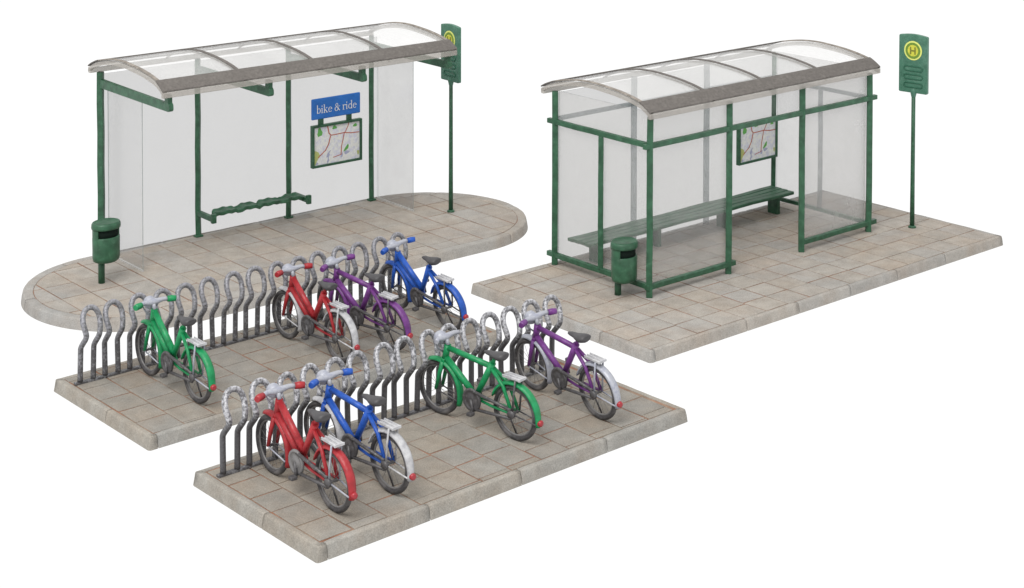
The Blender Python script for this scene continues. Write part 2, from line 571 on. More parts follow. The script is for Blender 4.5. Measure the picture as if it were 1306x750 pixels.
def paved_base(label, loc, rz, L, W, rc, kw, cols, rows, stagger, joints, narc=5, gap=0.016, nstr=0.08, dark=False):
    t = thing("paved_base", label, "paved base", (loc[0], loc[1], 0), rz)
    # core slab in joint colour
    pts = rr_points(L, W, rc, narc, 10)
    core = [inset_pt(p, n, 0.03, L, W) for p, n in pts]
    mb = MB()
    mb.prism([(q.x, q.y) for q in core], 0.0, H - 0.042, lambda a, b, h: Vector((a, b, h)))
    core = [inset_pt(p, n, 0.07, L, W) for p, n in pts]
    mb.prism([(q.x, q.y) for q in core], H - 0.043, H - 0.0075, lambda a, b, h: Vector((a, b, h)))
    mb.build("core_slab", M['joint'], t)
    # kerb ring as stones with joints; profile: (inset, z)
    prof = [(0.0, 0.0), (0.012, H * 0.55), (0.021, H - 0.020), (0.025, H - 0.009), (0.034, H - 0.002), (0.046, H), (kw - 0.018, H + 0.001), (kw - 0.008, H - 0.003), (kw - 0.004, H - 0.012)]
    path = rr_points(L, W, rc, narc, nstr)
    cum = [0]
    for i in range(len(path)):
        cum.append(cum[-1] + (path[(i + 1) % len(path)][0] - path[i][0]).length)
    tot = cum[-1]

    def at(s):
        s = s % tot
        for i in range(len(path)):
            if cum[i] <= s < cum[i + 1] + 1e-9:
                f = (s - cum[i]) / max(cum[i + 1] - cum[i], 1e-9)
                p0, n0 = path[i]
                p1, n1 = path[(i + 1) % len(path)]
                return p0.lerp(p1, f), n0.lerp(n1, f).normalized()
        return path[0]
    js = sorted(j % tot for j in joints(tot))
    mb = MB()
    for k in range(len(js)):
        s0 = js[k] + 0.0035
        s1 = (js[(k + 1) % len(js)] + (tot if k == len(js) - 1 else 0)) - 0.0035
        st = [s0] + [c + o for o in (0, tot) for c in cum[:-1] if s0 + 0.01 < c + o < s1 - 0.01] + [s1]
        rings = []
        for ii, s in enumerate(st):
            p, n = at(s)
            ring = []
            for d, z in prof:
                wob = 0.002 * math.sin(s * 9 + d * 40) + 0.0015 * math.sin(s * 23 + z * 60)
                q = inset_pt(p, n, max(0, d + wob * (1 if z > 0 else 0)), L, W)
                zz = z + (0.0008 * math.sin(s * 7.3 + k) if z > H * 0.6 else 0)
                if ii in (0, len(st) - 1) and z > H - 0.02:
                    zz -= 0.004
                ring.append(Vector((q.x, q.y, zz)))
            rings.append(ring)
        tn = tone(1.0, 0.05)
        b0 = len(mb.f)
        n0 = len(mb.v)
        kk = len(prof)
        for r in rings:
            mb.v.extend(r)
        for i in range(len(rings) - 1):
            for j in range(kk - 1):
                mb.face([n0 + i * kk + j, n0 + (i + 1) * kk + j, n0 + (i + 1) * kk + j + 1, n0 + i * kk + j + 1], 0, True, tn)
        mb.face([n0 + j for j in range(kk)], 0, False, tn)
        mb.face([n0 + (len(rings) - 1) * kk + j for j in range(kk)], 0, False, tn)
    mb.build("kerb", M['kerb_dark' if dark else 'kerb'], t)
    # paving tiles, clipped to the inside of the kerb
    hull = [inset_pt(p, n, kw + 0.002, L, W) for p, n in pts]
    hull = [h for i, h in enumerate(hull) if (h - hull[i - 1]).length > 1e-5]
    mb = MB()
    cx = list(cols)
    for ci in range(len(cx) - 1):
        off = stagger(ci)
        ry = [y + off for y in rows]
        for ri in range(len(ry) - 1):
            x0, x1, y0, y1 = cx[ci], cx[ci + 1], ry[ri], ry[ri + 1]
            jit = lambda: random.uniform(-0.006, 0.006)
            g = gap / 2
            poly = [Vector((x0 + g + jit(), y0 + g + jit())), Vector((x1 - g + jit(), y0 + g + jit())),
                    Vector((x1 - g + jit(), y1 - g + jit())), Vector((x0 + g + jit(), y1 - g + jit()))]
            poly = clip_convex(poly, hull)
            if len(poly) < 3:
                continue
            c = sum(poly, Vector((0, 0))) / len(poly)
            area = abs(sum(poly[i - 1].x * poly[i].y - poly[i].x * poly[i - 1].y for i in range(len(poly)))) / 2
            if area < 0.004:
                continue
            tn = tone(1.0, 0.045)
            dz = random.uniform(-0.0015, 0.0015)
            tx, ty = random.uniform(-0.004, 0.004), random.uniform(-0.004, 0.004)
            n0 = len(mb.v)
            k = len(poly)
            for ins, z in ((0, H - 0.012), (0.0, H - 0.0035), (0.008, H + 0.0)):
                for p in poly:
                    d = (c - p)
                    q = p + d.normalized() * min(ins * 1.4, d.length * 0.5)
                    zz = z + dz + ((p.x - c.x) * tx + (p.y - c.y) * ty if z > H - 0.01 else 0)
                    mb.v.append(Vector((q.x, q.y, zz)))
            for lv in range(2):
                for i in range(k):
                    j = (i + 1) % k
                    mb.face([n0 + lv * k + i, n0 + lv * k + j, n0 + (lv + 1) * k + j, n0 + (lv + 1) * k + i], 0, False, tn)
            mb.face([n0 + 2 * k + i for i in range(k)], 0, False, tn)
    mb.build("paving", M['tile_dark' if dark else 'tile'], t)
    return t


def seq(a, step, n):
    return [a + step * i for i in range(n)]


# C: rectangular base of the glazed shelter (right)
paved_base("large rectangular paved base under the fully glazed bus shelter", (0, 0), 0, 7.5, 3.449, 0.04, 0.088,
           [0.085, 0.50] + seq(0.925, 0.4335, 15) + [7.42], seq(0.088 - 0.41 * 2, 0.40, 13), lambda i: (0, 0, 0.02, 0.01, -0.02, 0.02, 0.01, 0.0, 0.015, 0.01, 0, 0.01, 0.01, 0.02, 0.02, 0.0, 0, 0)[i % 18],
           lambda tot: [0.06, 1.72, 2.75, 3.83, 4.87, 6.0, 7.42, 9.0, 10.6, 12.8, 14.9, 17.0, 18.35, 19.9, 20.9])
# A: front bike stand base
paved_base("front paved base carrying the bike rack with the brightly silvered hoops", (-5.913, -1.566), 0.011, 4.992, 2.211, 0.035, 0.10,
           [0.10, 0.485] + seq(0.885, 0.3965, 11), [-0.30, 0.115, 0.50, 0.905, 1.285, 1.685, 2.1, 2.5], lambda i: (0, 0.11, -0.05, 0.10, 0.02, 0.05, 0.08, 0.25, 0.05, 0.1, 0.02, 0.1, 0)[i % 13],
           lambda tot: [0.085, 1.29, 2.48, 3.70, 4.955, 6.2, 7.2, 8.5, 9.7, 10.9, 12.15, 13.4], dark=True)
# B: rear bike stand base
paved_base("rear paved base carrying the bike rack with the dull grey hoops", (-5.867, 1.651), 0.009, 4.98, 2.23, 0.035, 0.10,
           [0.10, 0.49] + seq(0.885, 0.3965, 11), [-0.30, 0.12, 0.55, 0.94, 1.36, 1.77, 2.1, 2.5], lambda i: (-0.08, 0.02, -0.16, 0.06, -0.1, 0.1, 0.0, 0.2, 0.05, 0.1, 0.02, 0.1, 0)[i % 13],
           lambda tot: [0.075, 1.25, 2.45, 3.65, 4.945, 6.2, 7.2, 8.5, 9.7, 10.9, 12.15, 13.36], dark=True)
# D: long oval base
D0 = (-3.42, 6.38)
DT = -0.016
RD = 1.545


def dloc(u, v, z=0):
    c, s = math.cos(DT), math.sin(DT)
    return Vector((D0[0] + u * c - v * s, D0[1] + u * s + v * c, z))


q = dloc(-RD, -RD)
paved_base("long paved island with rounded ends under the open bike and ride shelter", (q.x, q.y), DT, 4.92 + 2 * RD, 2 * RD, RD - 0.002, 0.165,
           seq(0.0, 0.43, 20), seq(-0.12, 0.565, 8), lambda i: (0, 0, 0.02, 0.02, 0.02, -0.03, 0.04, 0.02, 0.0, 0.02, 0, 0.03, -0.02, -0.04, 0.0, 0.03, 0.02, 0.0, 0.03)[i % 19],
           lambda tot: seq(0.5, tot / 12, 12), narc=28)

# ---------------------------------------------------------------- shared shelter pieces
def arc_profile(y0, y1, rise, n=28):
    # flattened arch with steeper eaves: (fraction of the span, height)
    K = [(-0.04, -0.07), (0.0, 0.0), (0.035, 0.052), (0.095, 0.118), (0.255, 0.186), (0.41, 0.218), (0.55, 0.231), (0.70, 0.208), (0.86, 0.142), (0.95, 0.075), (1.0, 0.02), (1.04, -0.04)]
    out = []
    for i in range(n + 1):
        t = i / n
        for k in range(1, len(K) - 2):
            if K[k][0] - 1e-9 <= t <= K[k + 1][0] + 1e-9:
                break
        p0, p1, p2, p3 = K[k - 1], K[k], K[k + 1], K[k + 2]
        f = (t - p1[0]) / (p2[0] - p1[0])
        hh = p2[0] - p1[0]
        m1 = (p2[1] - p0[1]) / (p2[0] - p0[0]) * hh
        m2 = (p3[1] - p1[1]) / (p3[0] - p1[0]) * hh
        z = (2 * f ** 3 - 3 * f * f + 1) * p1[1] + (f ** 3 - 2 * f * f + f) * m1 + (-2 * f ** 3 + 3 * f * f) * p2[1] + (f ** 3 - f * f) * m2
        out.append((y0 + (y1 - y0) * t, z * rise / 0.231))
    return out, 0, 0


def arc_strip(mb, x0, x1, prof, zb, z_lo, z_hi, ya, yb, mi=0):
    """solid arched strip between x0,x1 following the roof curve between ya and yb"""
    pr = [(y, z) for y, z in prof if ya - 1e-6 <= y <= yb + 1e-6]
    rings = []
    for y, z in pr:
        rings.append([Vector((x0, y, zb + z + z_lo)), Vector((x1, y, zb + z + z_lo)), Vector((x1, y, zb + z + z_hi)), Vector((x0, y, zb + z + z_hi))])
    mb.ring_tube(rings, False, True, mi, smooth=False)


def make_roof(parent, x0, x1, y0, y1, zb, rise, rib_x):
    """zb: height of the curve at its two long edges (top surface)"""
    prof, c, R = arc_profile(y0, y1, rise, 44)
    rt = MB()
    arc_strip(rt, x0 + 0.03, x1 - 0.03, prof, zb, -0.022, -0.006, y0 + 0.02, y1 - 0.02)
    roof = rt.build("roof", M['roof_pane'], parent)
    for i, x in enumerate(rib_x):
        r = MB()
        end = i in (0, len(rib_x) - 1)
        arc_strip(r, x - 0.026, x + 0.026, prof, zb, -0.004, 0.012, y0, y1)
        r.build("roof_rib", M['rib_grey' if end else 'roof_grey'], roof, 0.004)
        r = MB()
        arc_strip(r, x - (0.03 if end else 0.014), x + (0.03 if end else 0.014), prof, zb, -0.078 if end else -0.045, -0.0225, y0, y1)
        r.build("rib_underside", M['clear_block'], roof, 0.004)
    r = MB()
    arc_strip(r, x0 - 0.012, x1 + 0.012, prof, zb, -0.005, 0.017, y0 - 0.001, y0 + 0.235)
    r.build("front_flashing", M['roof_grey'], roof, 0.004)
    r = MB()
    arc_strip(r, x0 - 0.004, x1 + 0.004, prof, zb, -0.0045, 0.0145, y1 - 0.34, y1)
    r.build("rear_flashing", M['roof_grey'], roof, 0.004)
    r = MB()
    r.box((x0 - 0.008, y0 - 0.006, zb - 0.085), (x1 + 0.008, y0 + 0.05, zb - 0.008))
    r.build("fascia", M['clear_block'], roof, 0.008)
    r = MB()
    r.box((x0 + 0.002, y1 - 0.06, zb - 0.075), (x1 - 0.002, y1 - 0.001, zb - 0.006))
    r.build("rear_fascia", M['clear_block'], roof, 0.008)
    return roof


def post(parent, x, y, z0, z1, s=0.04, m='green', foot=True, name="post"):
    b = MB()
    k = 7
    pts = [(x + random.uniform(-0.004, 0.004), y + random.uniform(-0.004, 0.004), z0 + (z1 - z0) * i / (k - 1)) for i in range(k)]
    b.tube(pts, s, square=True, up=(1, 1, 0), mi=0)
    return b.build(name, M[m], parent, 0.007)


def bar(parent, a, b_, s, name, m='green', n=8, wob=0.004):
    b = MB()
    A, B = Vector(a), Vector(b_)
    pts = []
    for i in range(n):
        p = A.lerp(B, i / (n - 1))
        if 0 < i < n - 1:
            p = p + Vector((random.uniform(-wob, wob), random.uniform(-wob, wob), random.uniform(-wob, wob)))
        pts.append(p)
    b.tube(pts, s, square=True, up=(0, 0, 1))
    # turn square cross-section upright
    return b.build(name, M[m], parent, 0.006)


def sheet(parent, lo, hi, thin, m, name="glass_pane", edge='edge'):
    b = MB()
    b.box(lo, hi, 0, edge_mi=1, big=thin)
    return b.build(name, [M[m], M[edge]], parent)


def map_board(parent, x0, x1, y, z0, z1, depth=0.07, fr=0.04):
    """board facing -Y at plane y (front), frame and printed map"""
    f = MB()
    f.box((x0, y, z0), (x0 + fr, y + depth, z1))
    f.box((x1 - fr, y, z0), (x1, y + depth, z1))
    f.box((x0 + fr, y + 0.001, z0), (x1 - fr, y + depth - 0.001, z0 + fr))
    f.box((x0 + fr, y + 0.001, z1 - fr), (x1 - fr, y + depth - 0.001, z1))
    f.box((x0 + fr, y + depth - 0.02, z0 + fr), (x1 - fr, y + depth - 0.004, z1 - fr))
    board = f.build("map_board", M['green'], parent, 0.006)
    g = MB()
    a0, a1, b0, b1 = x0 + fr, x1 - fr, z0 + fr, z1 - fr
    yf = y + depth - 0.045
    g.box((a0, yf, b0), (a1, yf + 0.012, b1), 0)
    W_, H_ = a1 - a0, b1 - b0

    def P(u, v, h):
        return Vector((a0 + u * W_, yf - h, b0 + v * H_))

    def strip(pts, wd, mi, h):
        for i in range(len(pts) - 1):
            p, q_ = Vector(pts[i]), Vector(pts[i + 1])
            d = (q_ - p).normalized()
            n_ = Vector((-d.y, d.x)) * wd / 2
            p = p - d * wd * 0.3
            q_ = q_ + d * wd * 0.3
            n0 = len(g.v)
            for t_ in (p - n_, q_ - n_, q_ + n_, p + n_):
                g.v.append(P(min(max(t_.x, 0.01), 0.99), min(max(t_.y, 0.01), 0.99), h))
            g.face([n0, n0 + 1, n0 + 2, n0 + 3], mi)

    def patch(cx_, cy_, rx, ry, mi, h, rot=0.0):
        n0 = len(g.v)
        k = 9
        for j in range(k):
            t_ = 2 * math.pi * j / k
            rr = 1 + 0.22 * math.sin(3 * t_ + cx_ * 20)
            dx, dy = rx * rr * math.cos(t_), ry * rr * math.sin(t_)
            xx = cx_ + dx * math.cos(rot) - dy * math.sin(rot)
            yy = cy_ + dx * math.sin(rot) + dy * math.cos(rot)
            g.v.append(P(min(max(xx, 0.012), 0.988), min(max(yy, 0.012), 0.988), h))
        g.face([n0 + j for j in range(k)], mi)
    rnd = random.Random(3)
    h = 0.0008
    for _ in range(26):      # grey-blue street blocks
        h += 0.00003
        cx_, cy_ = rnd.random(), rnd.random()
        patch(cx_, cy_, 0.02 + 0.05 * rnd.random(), 0.02 + 0.05 * rnd.random(), 4 if rnd.random() < 0.35 else 5, h, rnd.random() * 3)
    patch(0.13, 0.86, 0.055, 0.12, 2, 0.0022)
    patch(0.45, 0.93, 0.05, 0.05, 2, 0.0022)
    patch(0.90, 0.90, 0.05, 0.04, 2, 0.0022, 0.6)
    patch(0.71, 0.33, 0.035, 0.10, 2, 0.0022, -0.5)
    patch(0.97, 0.16, 0.03, 0.06, 3, 0.0022)
    patch(0.06, 0.25, 0.06, 0.14, 3, 0.0023)
    patch(0.03, 0.10, 0.03, 0.09, 3, 0.0024)
    strip([(0.30, 0.0), (0.33, 0.30), (0.36, 0.33)], 0.02, 4, 0.0026)
    strip([(0.30, 0.99), (0.33, 0.80), (0.37, 0.74), (0.52, 0.74), (0.66, 0.75), (0.82, 0.71), (1.0, 0.70)], 0.024, 1, 0.0031)
    strip([(0.36, 0.72), (0.32, 0.52), (0.25, 0.36), (0.14, 0.25), (0.10, 0.20)], 0.022, 1, 0.0034)
    strip([(0.66, 0.74), (0.63, 0.55), (0.60, 0.40), (0.59, 0.18), (0.42, 0.14)], 0.018, 1, 0.0037)
    strip([(0.68, 0.76), (0.74, 0.90), (0.76, 1.0)], 0.018, 1, 0.0028)
    lt = M.setdefault('map_light', mat('map_light_block', (0.70, 0.70, 0.68), 0.6, 0.2))
    g.build("map_print", [M['map_paper'], M['map_red'], M['map_green'], M['map_lime'], M['map_blue'], lt], board)
    return board


# ---------------------------------------------------------------- C: glazed shelter (right)
sc = thing("bus_shelter", "fully glazed bus shelter with green posts and rails on the rectangular base", "bus shelter", (0, 0, 0), 0, "bus shelters")
PX = [1.445, 3.003, 4.562, 6.122]
YF, YR, YM = 1.45, 3.32, 2.385
ZT = 2.545
for x in PX:
    post(sc, x, YF, H - 0.001, ZT + (0.0 if x != 6.122 else 0.0), 0.042)
post(sc, PX[0], YR, H - 0.001, 2.60, 0.042)
for x in PX[1:3]:
    post(sc, x, YR, H - 0.001, 2.60, 0.045, 'rear_post')
post(sc, PX[3], YR, H - 0.001, 2.60, 0.036, 'green')
post(sc, PX[0] - 0.002, YM, 0.30, 2.13, 0.036)
post(sc, PX[3], YM, 0.30, 2.13, 0.034, 'rear_post')
ZR1, ZR0 = 2.165, 0.275
R_ = 0.034
bar(sc, (PX[0] - 0.11, YF - 0.001, ZR1), (PX[3] + 0.15, YF + 0.001, ZR1), R_, "rail", n=12)
bar(sc, (PX[0] - 0.06, YF - 0.001, ZR0), (PX[1] + 0.12, YF + 0.001, ZR0), R_, "rail")
bar(sc, (PX[2] - 0.02, YF - 0.001, ZR0), (PX[3] + 0.16, YF + 0.001, ZR0), R_, "rail")
bar(sc, (PX[0] - 0.001, YF - 0.03, ZR1 + 0.003), (PX[0] + 0.001, YR + 0.14, ZR1 + 0.003), R_, "rail")
bar(sc, (PX[0] - 0.001, YF - 0.03, ZR0 + 0.003), (PX[0] + 0.001, YR + 0.14, ZR0 + 0.003), R_, "rail")
bar(sc, (PX[3] - 0.001, YF + 0.02, ZR1 + 0.003), (PX[3] + 0.001, YR, ZR1 + 0.003), R_ * 0.8, "rail", 'rear_post')
bar(sc, (PX[3] - 0.001, YF - 0.01, ZR0 + 0.003), (PX[3] + 0.001, YR, ZR0 + 0.003), R_ * 0.8, "rail")
bar(sc, (PX[0], YR + 0.001, ZR1 + 0.04), (PX[3], YR - 0.001, ZR1 + 0.04), R_ * 0.85, "rail", 'rear_post')
g_ = 0.005
yg = YF + 0.046
sheet(sc, (PX[0] + 0.03, yg, 0.22), (PX[1] + 0.02, yg + 0.012, 2.54), 1, 'front_pane')
sheet(sc, (PX[1] + 0.021, yg, 2.14), (PX[2] - 0.0, yg + 0.012, 2.54), 1, 'side_pane')
sheet(sc, (PX[2] + 0.001, yg, 0.22), (PX[3] - 0.03, yg + 0.012, 2.54), 1, 'hazier_pane', edge='edge_white')
sheet(sc, (PX[0] + 0.046, YF + 0.07, 0.22), (PX[0] + 0.058, YR - 0.02, 2.60), 0, 'front_pane')
sheet(sc, (PX[3] + 0.046, YF + 0.07, 0.22), (PX[3] + 0.058, YR - 0.02, 2.60), 0, 'end_pane')
sheet(sc, (PX[0] + 0.02, YR + 0.05, H + 0.002), (PX[3] + 0.03, YR + 0.062, 2.56), 1, 'back_pane')
# map hangs on the rear post
map_board(sc, 5.17, 6.075, 3.19, 0.955, 1.60, 0.07, 0.036)
make_roof(sc, 1.385, 6.28, 1.385, 3.56, 2.615, 0.231, [1.415, 2.61, 3.80, 5.02, 6.245])

# bench inside the glazed shelter
bn = thing("bench", "long green slatted bench inside the glazed shelter", "bench", (0, 0, 0))
bx0, bx1 = 1.62, 6.0
b = MB()
ys = [2.79, 2.908, 3.026, 3.144]
for i, y in enumerate(ys):
    pts = [(bx0 + (bx1 - bx0) * k / 14 + (random.uniform(-0.01, 0.02) if k in (0, 14) else 0), y + 0.055, 0.475 + 0.006 * math.sin(k * 1.3 + i)) for k in range(15)]
    rings = []
    for p in pts:
        rings.append([Vector((p[0], p[1] - 0.056, p[2] - 0.025)), Vector((p[0], p[1] + 0.056, p[2] - 0.025)), Vector((p[0], p[1] + 0.056, p[2] + 0.025)), Vector((p[0], p[1] - 0.056, p[2] + 0.025))])
    b.ring_tube(rings, smooth=False)
b.build("seat", M['green'], bn, 0.012)
for x in (1.96, 3.16, 4.62, 5.80):
    l = MB()
    l.box((x - 0.035, 2.93, H - 0.001), (x + 0.035, 3.13, 0.452))
    l.build("leg", M['green'], bn, 0.008)

# ---------------------------------------------------------------- D: open shelter (left)
sd = thing("bus_shelter", "open fronted bus shelter with a blue bike and ride sign on its glass back wall", "bus shelter", (D0[0], D0[1], 0), DT, "bus shelters")
UD = [0.135, 1.695, 3.27, 4.83]
VD = 1.38
for i, u in enumerate(UD):
    post(sd, u, VD, H - 0.001, 2.80, 0.043 if i == 0 else 0.036, 'green' if i < 3 else 'green')
    if i:
        f = MB()
        f.box((u - 0.06, VD - 0.05, H - 0.001), (u + 0.06, VD + 0.05, H + 0.03))
        f.build("foot_plate", M['green'], sd, 0.008)
    # cantilever beam with its upturned end
    b = MB()
    bw = 0.034
    za, zb_ = 2.578, 2.692
    pr = [(VD - 0.045, zb_ + 0.01), (VD - 0.045, za + 0.0), (-0.64, za - 0.006), (-0.675, za + 0.006), (-0.69, za + 0.03), (-0.685, za + 0.09), (-0.655, zb_ + 0.005), (-0.655, 2.80), (-0.555, 2.80), (-0.555, zb_ - 0.008), (0.4, zb_)]
    b.prism([(p[0], p[1]) for p in pr], u - bw, u + bw, lambda a, c, h: Vector((h, a, c)))
    b.build("roof_beam", M['green'], sd, 0.008)
sheet(sd, (UD[0] - 0.02, VD + 0.046, H + 0.001), (4.972, VD + 0.058, 2.76), 1, 'back_pane')
sheet(sd, (0.262, 0.39, H + 0.001), (0.274, VD + 0.04, 2.53), 0, 'side_pane')
sheet(sd, (4.975, 0.46, H + 0.001), (4.987, VD + 0.04, 2.53), 0, 'end_pane')
for u, v0 in ((0.268, 0.39), (4.981, 0.46)):
    b = MB()
    b.box((u - 0.011, v0 - 0.004, H - 0.001), (u + 0.011, VD + 0.035, H + 0.022))
    b.build("pane_foot", M['clear_white'], sd)
make_roof(sd, 0.0, 4.92, -0.72, 1.50, 2.862, 0.231, [0.03, 1.245, 2.46, 3.675, 4.89])
mbd = map_board(sd, 3.665, 4.60, 1.30, 0.85, 1.515, 0.075, 0.036)
# bike & ride board above the map
b = MB()
b.box((3.66, 1.315, 1.605), (4.575, 1.35, 1.935))
bs = b.build("blue_sign", M['blue_sign'], sd, 0.02)
for u in (3.84, 4.37):
    b = MB()
    b.box((u - 0.045, 1.325, 1.50), (u + 0.045, 1.36, 1.625))
    b.build("sign_bracket", M['green'], sd, 0.005)

# serif lettering built from strokes
def glyphs():
    """each glyph: list of polygons in units of x-height; returns dict name -> (polys, advance)"""
    def rect(x0, y0, x1, y1):
        return [(x0, y0), (x1, y0), (x1, y1), (x0, y1)]

    def ring(cx, cy, rx, ry, a0, a1, wt, wn, n=18):
        """arc stroke; thickness wt where it runs vertical, wn where horizontal"""
        out = []
        for i in range(n):
            t0 = math.radians(a0 + (a1 - a0) * i / n)
            t1 = math.radians(a0 + (a1 - a0) * (i + 1) / n)

            def pt(t, s):
                th = wn + (wt - wn) * abs(math.cos(t))
                return (cx + (rx + s * th / 2) * math.cos(t), cy + (ry + s * th / 2) * math.sin(t))
            out.append([pt(t0, -1), pt(t0, 1), pt(t1, 1), pt(t1, -1)])
        return out

    def stroke(pts, wd):
        out = []
        for i in range(len(pts) - 1):
            p, q_ = Vector(pts[i]), Vector(pts[i + 1])
            d = (q_ - p).normalized()
            n_ = Vector((-d.y, d.x)) * wd / 2
            out.append([tuple(p - n_ - d * wd * .15), tuple(q_ - n_ + d * wd * .15), tuple(q_ + n_ + d * wd * .15), tuple(p + n_ - d * wd * .15)])
        return out
    st, th, sf = 0.17, 0.075, 0.07
    asc = 1.62
    G = {}
    G['b'] = ([rect(0.1, 0.0, 0.1 + st, asc), [(0.0, asc - 0.12), (0.1, asc - 0.08), (0.1, asc), (0.06, asc)]] + ring(0.50, 0.50, 0.33, 0.46, -150, 150, st, th), 1.02)
    G['i'] = ([rect(0.12, 0, 0.12 + st, 0.98), rect(0.0, 0, 0.42, sf), [(0.0, 0.86), (0.12, 0.9), (0.12, 1.0), (0.02, 0.95)], rect(0.11, 1.25, 0.30, 1.45)], 0.52)
    G['k'] = ([rect(0.12, 0, 0.12 + st, asc), rect(0.0, 0, 0.42, sf), [(0.0, asc - 0.12), (0.12, asc - 0.08), (0.12, asc), (0.03, asc)], rect(0.52, 0.92, 0.95, 0.99), rect(0.62, 0, 1.06, sf)]
              + stroke([(0.27, 0.42), (0.74, 0.94)], th) + stroke([(0.42, 0.58), (0.86, 0.03)], st), 1.08)
    G['e'] = (ring(0.46, 0.49, 0.36, 0.45, 8, 322, st * 0.95, th) + [rect(0.12, 0.52, 0.88, 0.52 + th)], 0.98)
    G['r'] = ([rect(0.12, 0, 0.12 + st, 0.98), rect(0.0, 0, 0.44, sf), [(0.0, 0.86), (0.12, 0.9), (0.12, 1.0), (0.02, 0.95)]] + ring(0.52, 0.64, 0.30, 0.31, 60, 160, st, th) + [rect(0.58, 0.78, 0.76, 0.97)], 0.78)
    G['d'] = ([rect(0.74, 0.0, 0.74 + st, asc), [(0.62, asc - 0.12), (0.74, asc - 0.08), (0.74, asc), (0.66, asc)], rect(0.9, 0, 1.02, sf)] + ring(0.46, 0.49, 0.33, 0.45, 30, 330, st, th), 1.10)
    G['&'] = (ring(0.50, 1.12, 0.24, 0.32, 0, 360, st * 0.8, th) + ring(0.42, 0.38, 0.34, 0.36, 100, 350, st, th)
              + stroke([(0.34, 0.92), (1.16, 0.04)], st) + stroke([(0.76, 0.36), (1.04, 0.86)], th) + [rect(0.84, 0.84, 1.26, 0.91)], 1.30)
    return G


G = glyphs()


def lettering(text, u0, u1, zbase, y, depth, parent, m):
    """one mesh per word"""
    sp = 0.50
    tot = sum(sp if c == ' ' else G[c][1] for c in text)
    sc_ = (u1 - u0) / tot
    x = 0
    for word in text.split(' '):
        b = MB()
        lvl = 0
        for c in word:
            for poly in G[c][0]:
                lvl += 1
                n0 = len(b.v)
                for a, z in poly:
                    b.v.append(Vector((u0 + (x + a) * sc_, y - depth - (lvl % 9) * 0.0002, zbase + z * sc_)))
                b.face([n0 + i for i in range(len(poly))])
            x += G[c][1]
        x += sp
        b.build("lettering", m, parent)


lettering("bike & ride", 3.745, 4.505, 1.70, 1.315, 0.002, bs, M['white'])

# contoured bench rail of the open shelter
seat = MB()
n = 48
rings = []
for i in range(n + 1):
    f = i / n
    u = 1.78 + (3.30 - 1.78) * f
    ph = (f * 4) % 1.0
    hump = math.sin(math.pi * ph) ** 0.6 if 0 < ph < 1 else 0
    w_ = 0.060 + 0.028 * hump
    z = 0.530 + 0.030 * hump + 0.008 * math.sin(f * 61)
    vc = 1.08 + 0.012 * math.sin(f * 37)
    rings.append([Vector((u, vc - w_, z - 0.045)), Vector((u, vc + w_, z - 0.045)), Vector((u, vc + w_, z + 0.03)), Vector((u, vc + w_ * 0.4, z + 0.008)), Vector((u, vc - w_ * 0.5, z + 0.012)), Vector((u, vc - w_, z + 0.01))])
seat.ring_tube(rings, smooth=False)
so = seat.build("bench_seat", M['green'], sd, 0.008)
for u in (1.695, 3.345):
    b = MB()
    b.box((u - 0.035, 0.93, 0.46), (u + 0.035, VD - 0.03, 0.535))
    b.box((u - 0.036, 0.90, 0.44), (u + 0.036, 0.96, 0.575))
    b.build("seat_bracket", M['green'], sd, 0.008)

# ---------------------------------------------------------------- litter bins
def litter_bin(label, x, y, face, drop=0.0):
    t = thing("litter_bin", label, "litter bin", (x, y, H), face, "green litter bins")
    # local: opening towards -Y, pole at origin
    p = MB()
    p.tube([(0, 0, -0.001), (0, 0, 0.33 - drop)], 0.045, 12)
    p.build("pole", M['green'], t)
    cy = -0.10
    r = 0.196
    b = MB()
    zb_, zt = 0.325 - drop, 0.872 - drop
    zo0, zo1 = 0.668 - drop, 0.778 - drop          # opening heights
    k = 40

    def ringat(rr, z, flat=0.82):
        return [Vector((rr * math.cos(2 * math.pi * j / k), cy + rr * flat * math.sin(2 * math.pi * j / k), z)) for j in range(k)]
    b.ring_tube([ringat(r * 0.80, zb_), ringat(r * 0.95, zb_ + 0.02), ringat(r, zb_ + 0.06), ringat(r * 1.0, 0.50 - drop), ringat(r * 1.01, zo0 - 0.012), ringat(r * 0.98, zo0), ringat(r * 0.86, zo0 + 0.001)], caps=True)
    b.build("body", M['green'], t, 0)
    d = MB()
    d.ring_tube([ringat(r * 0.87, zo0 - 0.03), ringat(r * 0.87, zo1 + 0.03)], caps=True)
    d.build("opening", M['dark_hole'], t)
    # back shell round the opening, leaving the front free
    s_ = MB()
    for a0, a1 in ((-20, 200),):
        n_ = 22
        rings = []
        for i in range(n_ + 1):
            tt = math.radians(a0 + (a1 - a0) * i / n_)
            cx_, sy_ = math.cos(tt), math.sin(tt)
            rings.append([Vector((r * q * cx_, cy + r * q * 0.82 * sy_, z)) for q, z in ((0.9, zo0 - 0.01), (1.0, zo0 - 0.01), (1.0, zo1 + 0.012), (0.9, zo1 + 0.012))])
        s_.ring_tube(rings, smooth=False)
    s_.build("back_shell", M['green'], t)
    l = MB()
    l.ring_tube([ringat(r * 0.9, zo1 - 0.002), ringat(r * 1.05, zo1), ringat(r * 1.08, zo1 + 0.02), ringat(r * 1.06, zt - 0.032), ringat(r * 1.0, zt - 0.012), ringat(r * 0.92, zt - 0.006), ringat(r * 0.86, zt - 0.014), ringat(r * 0.1, zt - 0.010)], caps=True)
    l.build("lid", M['green'], t)
    return t


litter_bin("green litter bin on the oval island beside the open shelter's left post", -3.817, 6.688, math.radians(12))
litter_bin("green litter bin by the corner post of the fully glazed shelter", 1.194, 1.789, math.radians(12), 0.115)

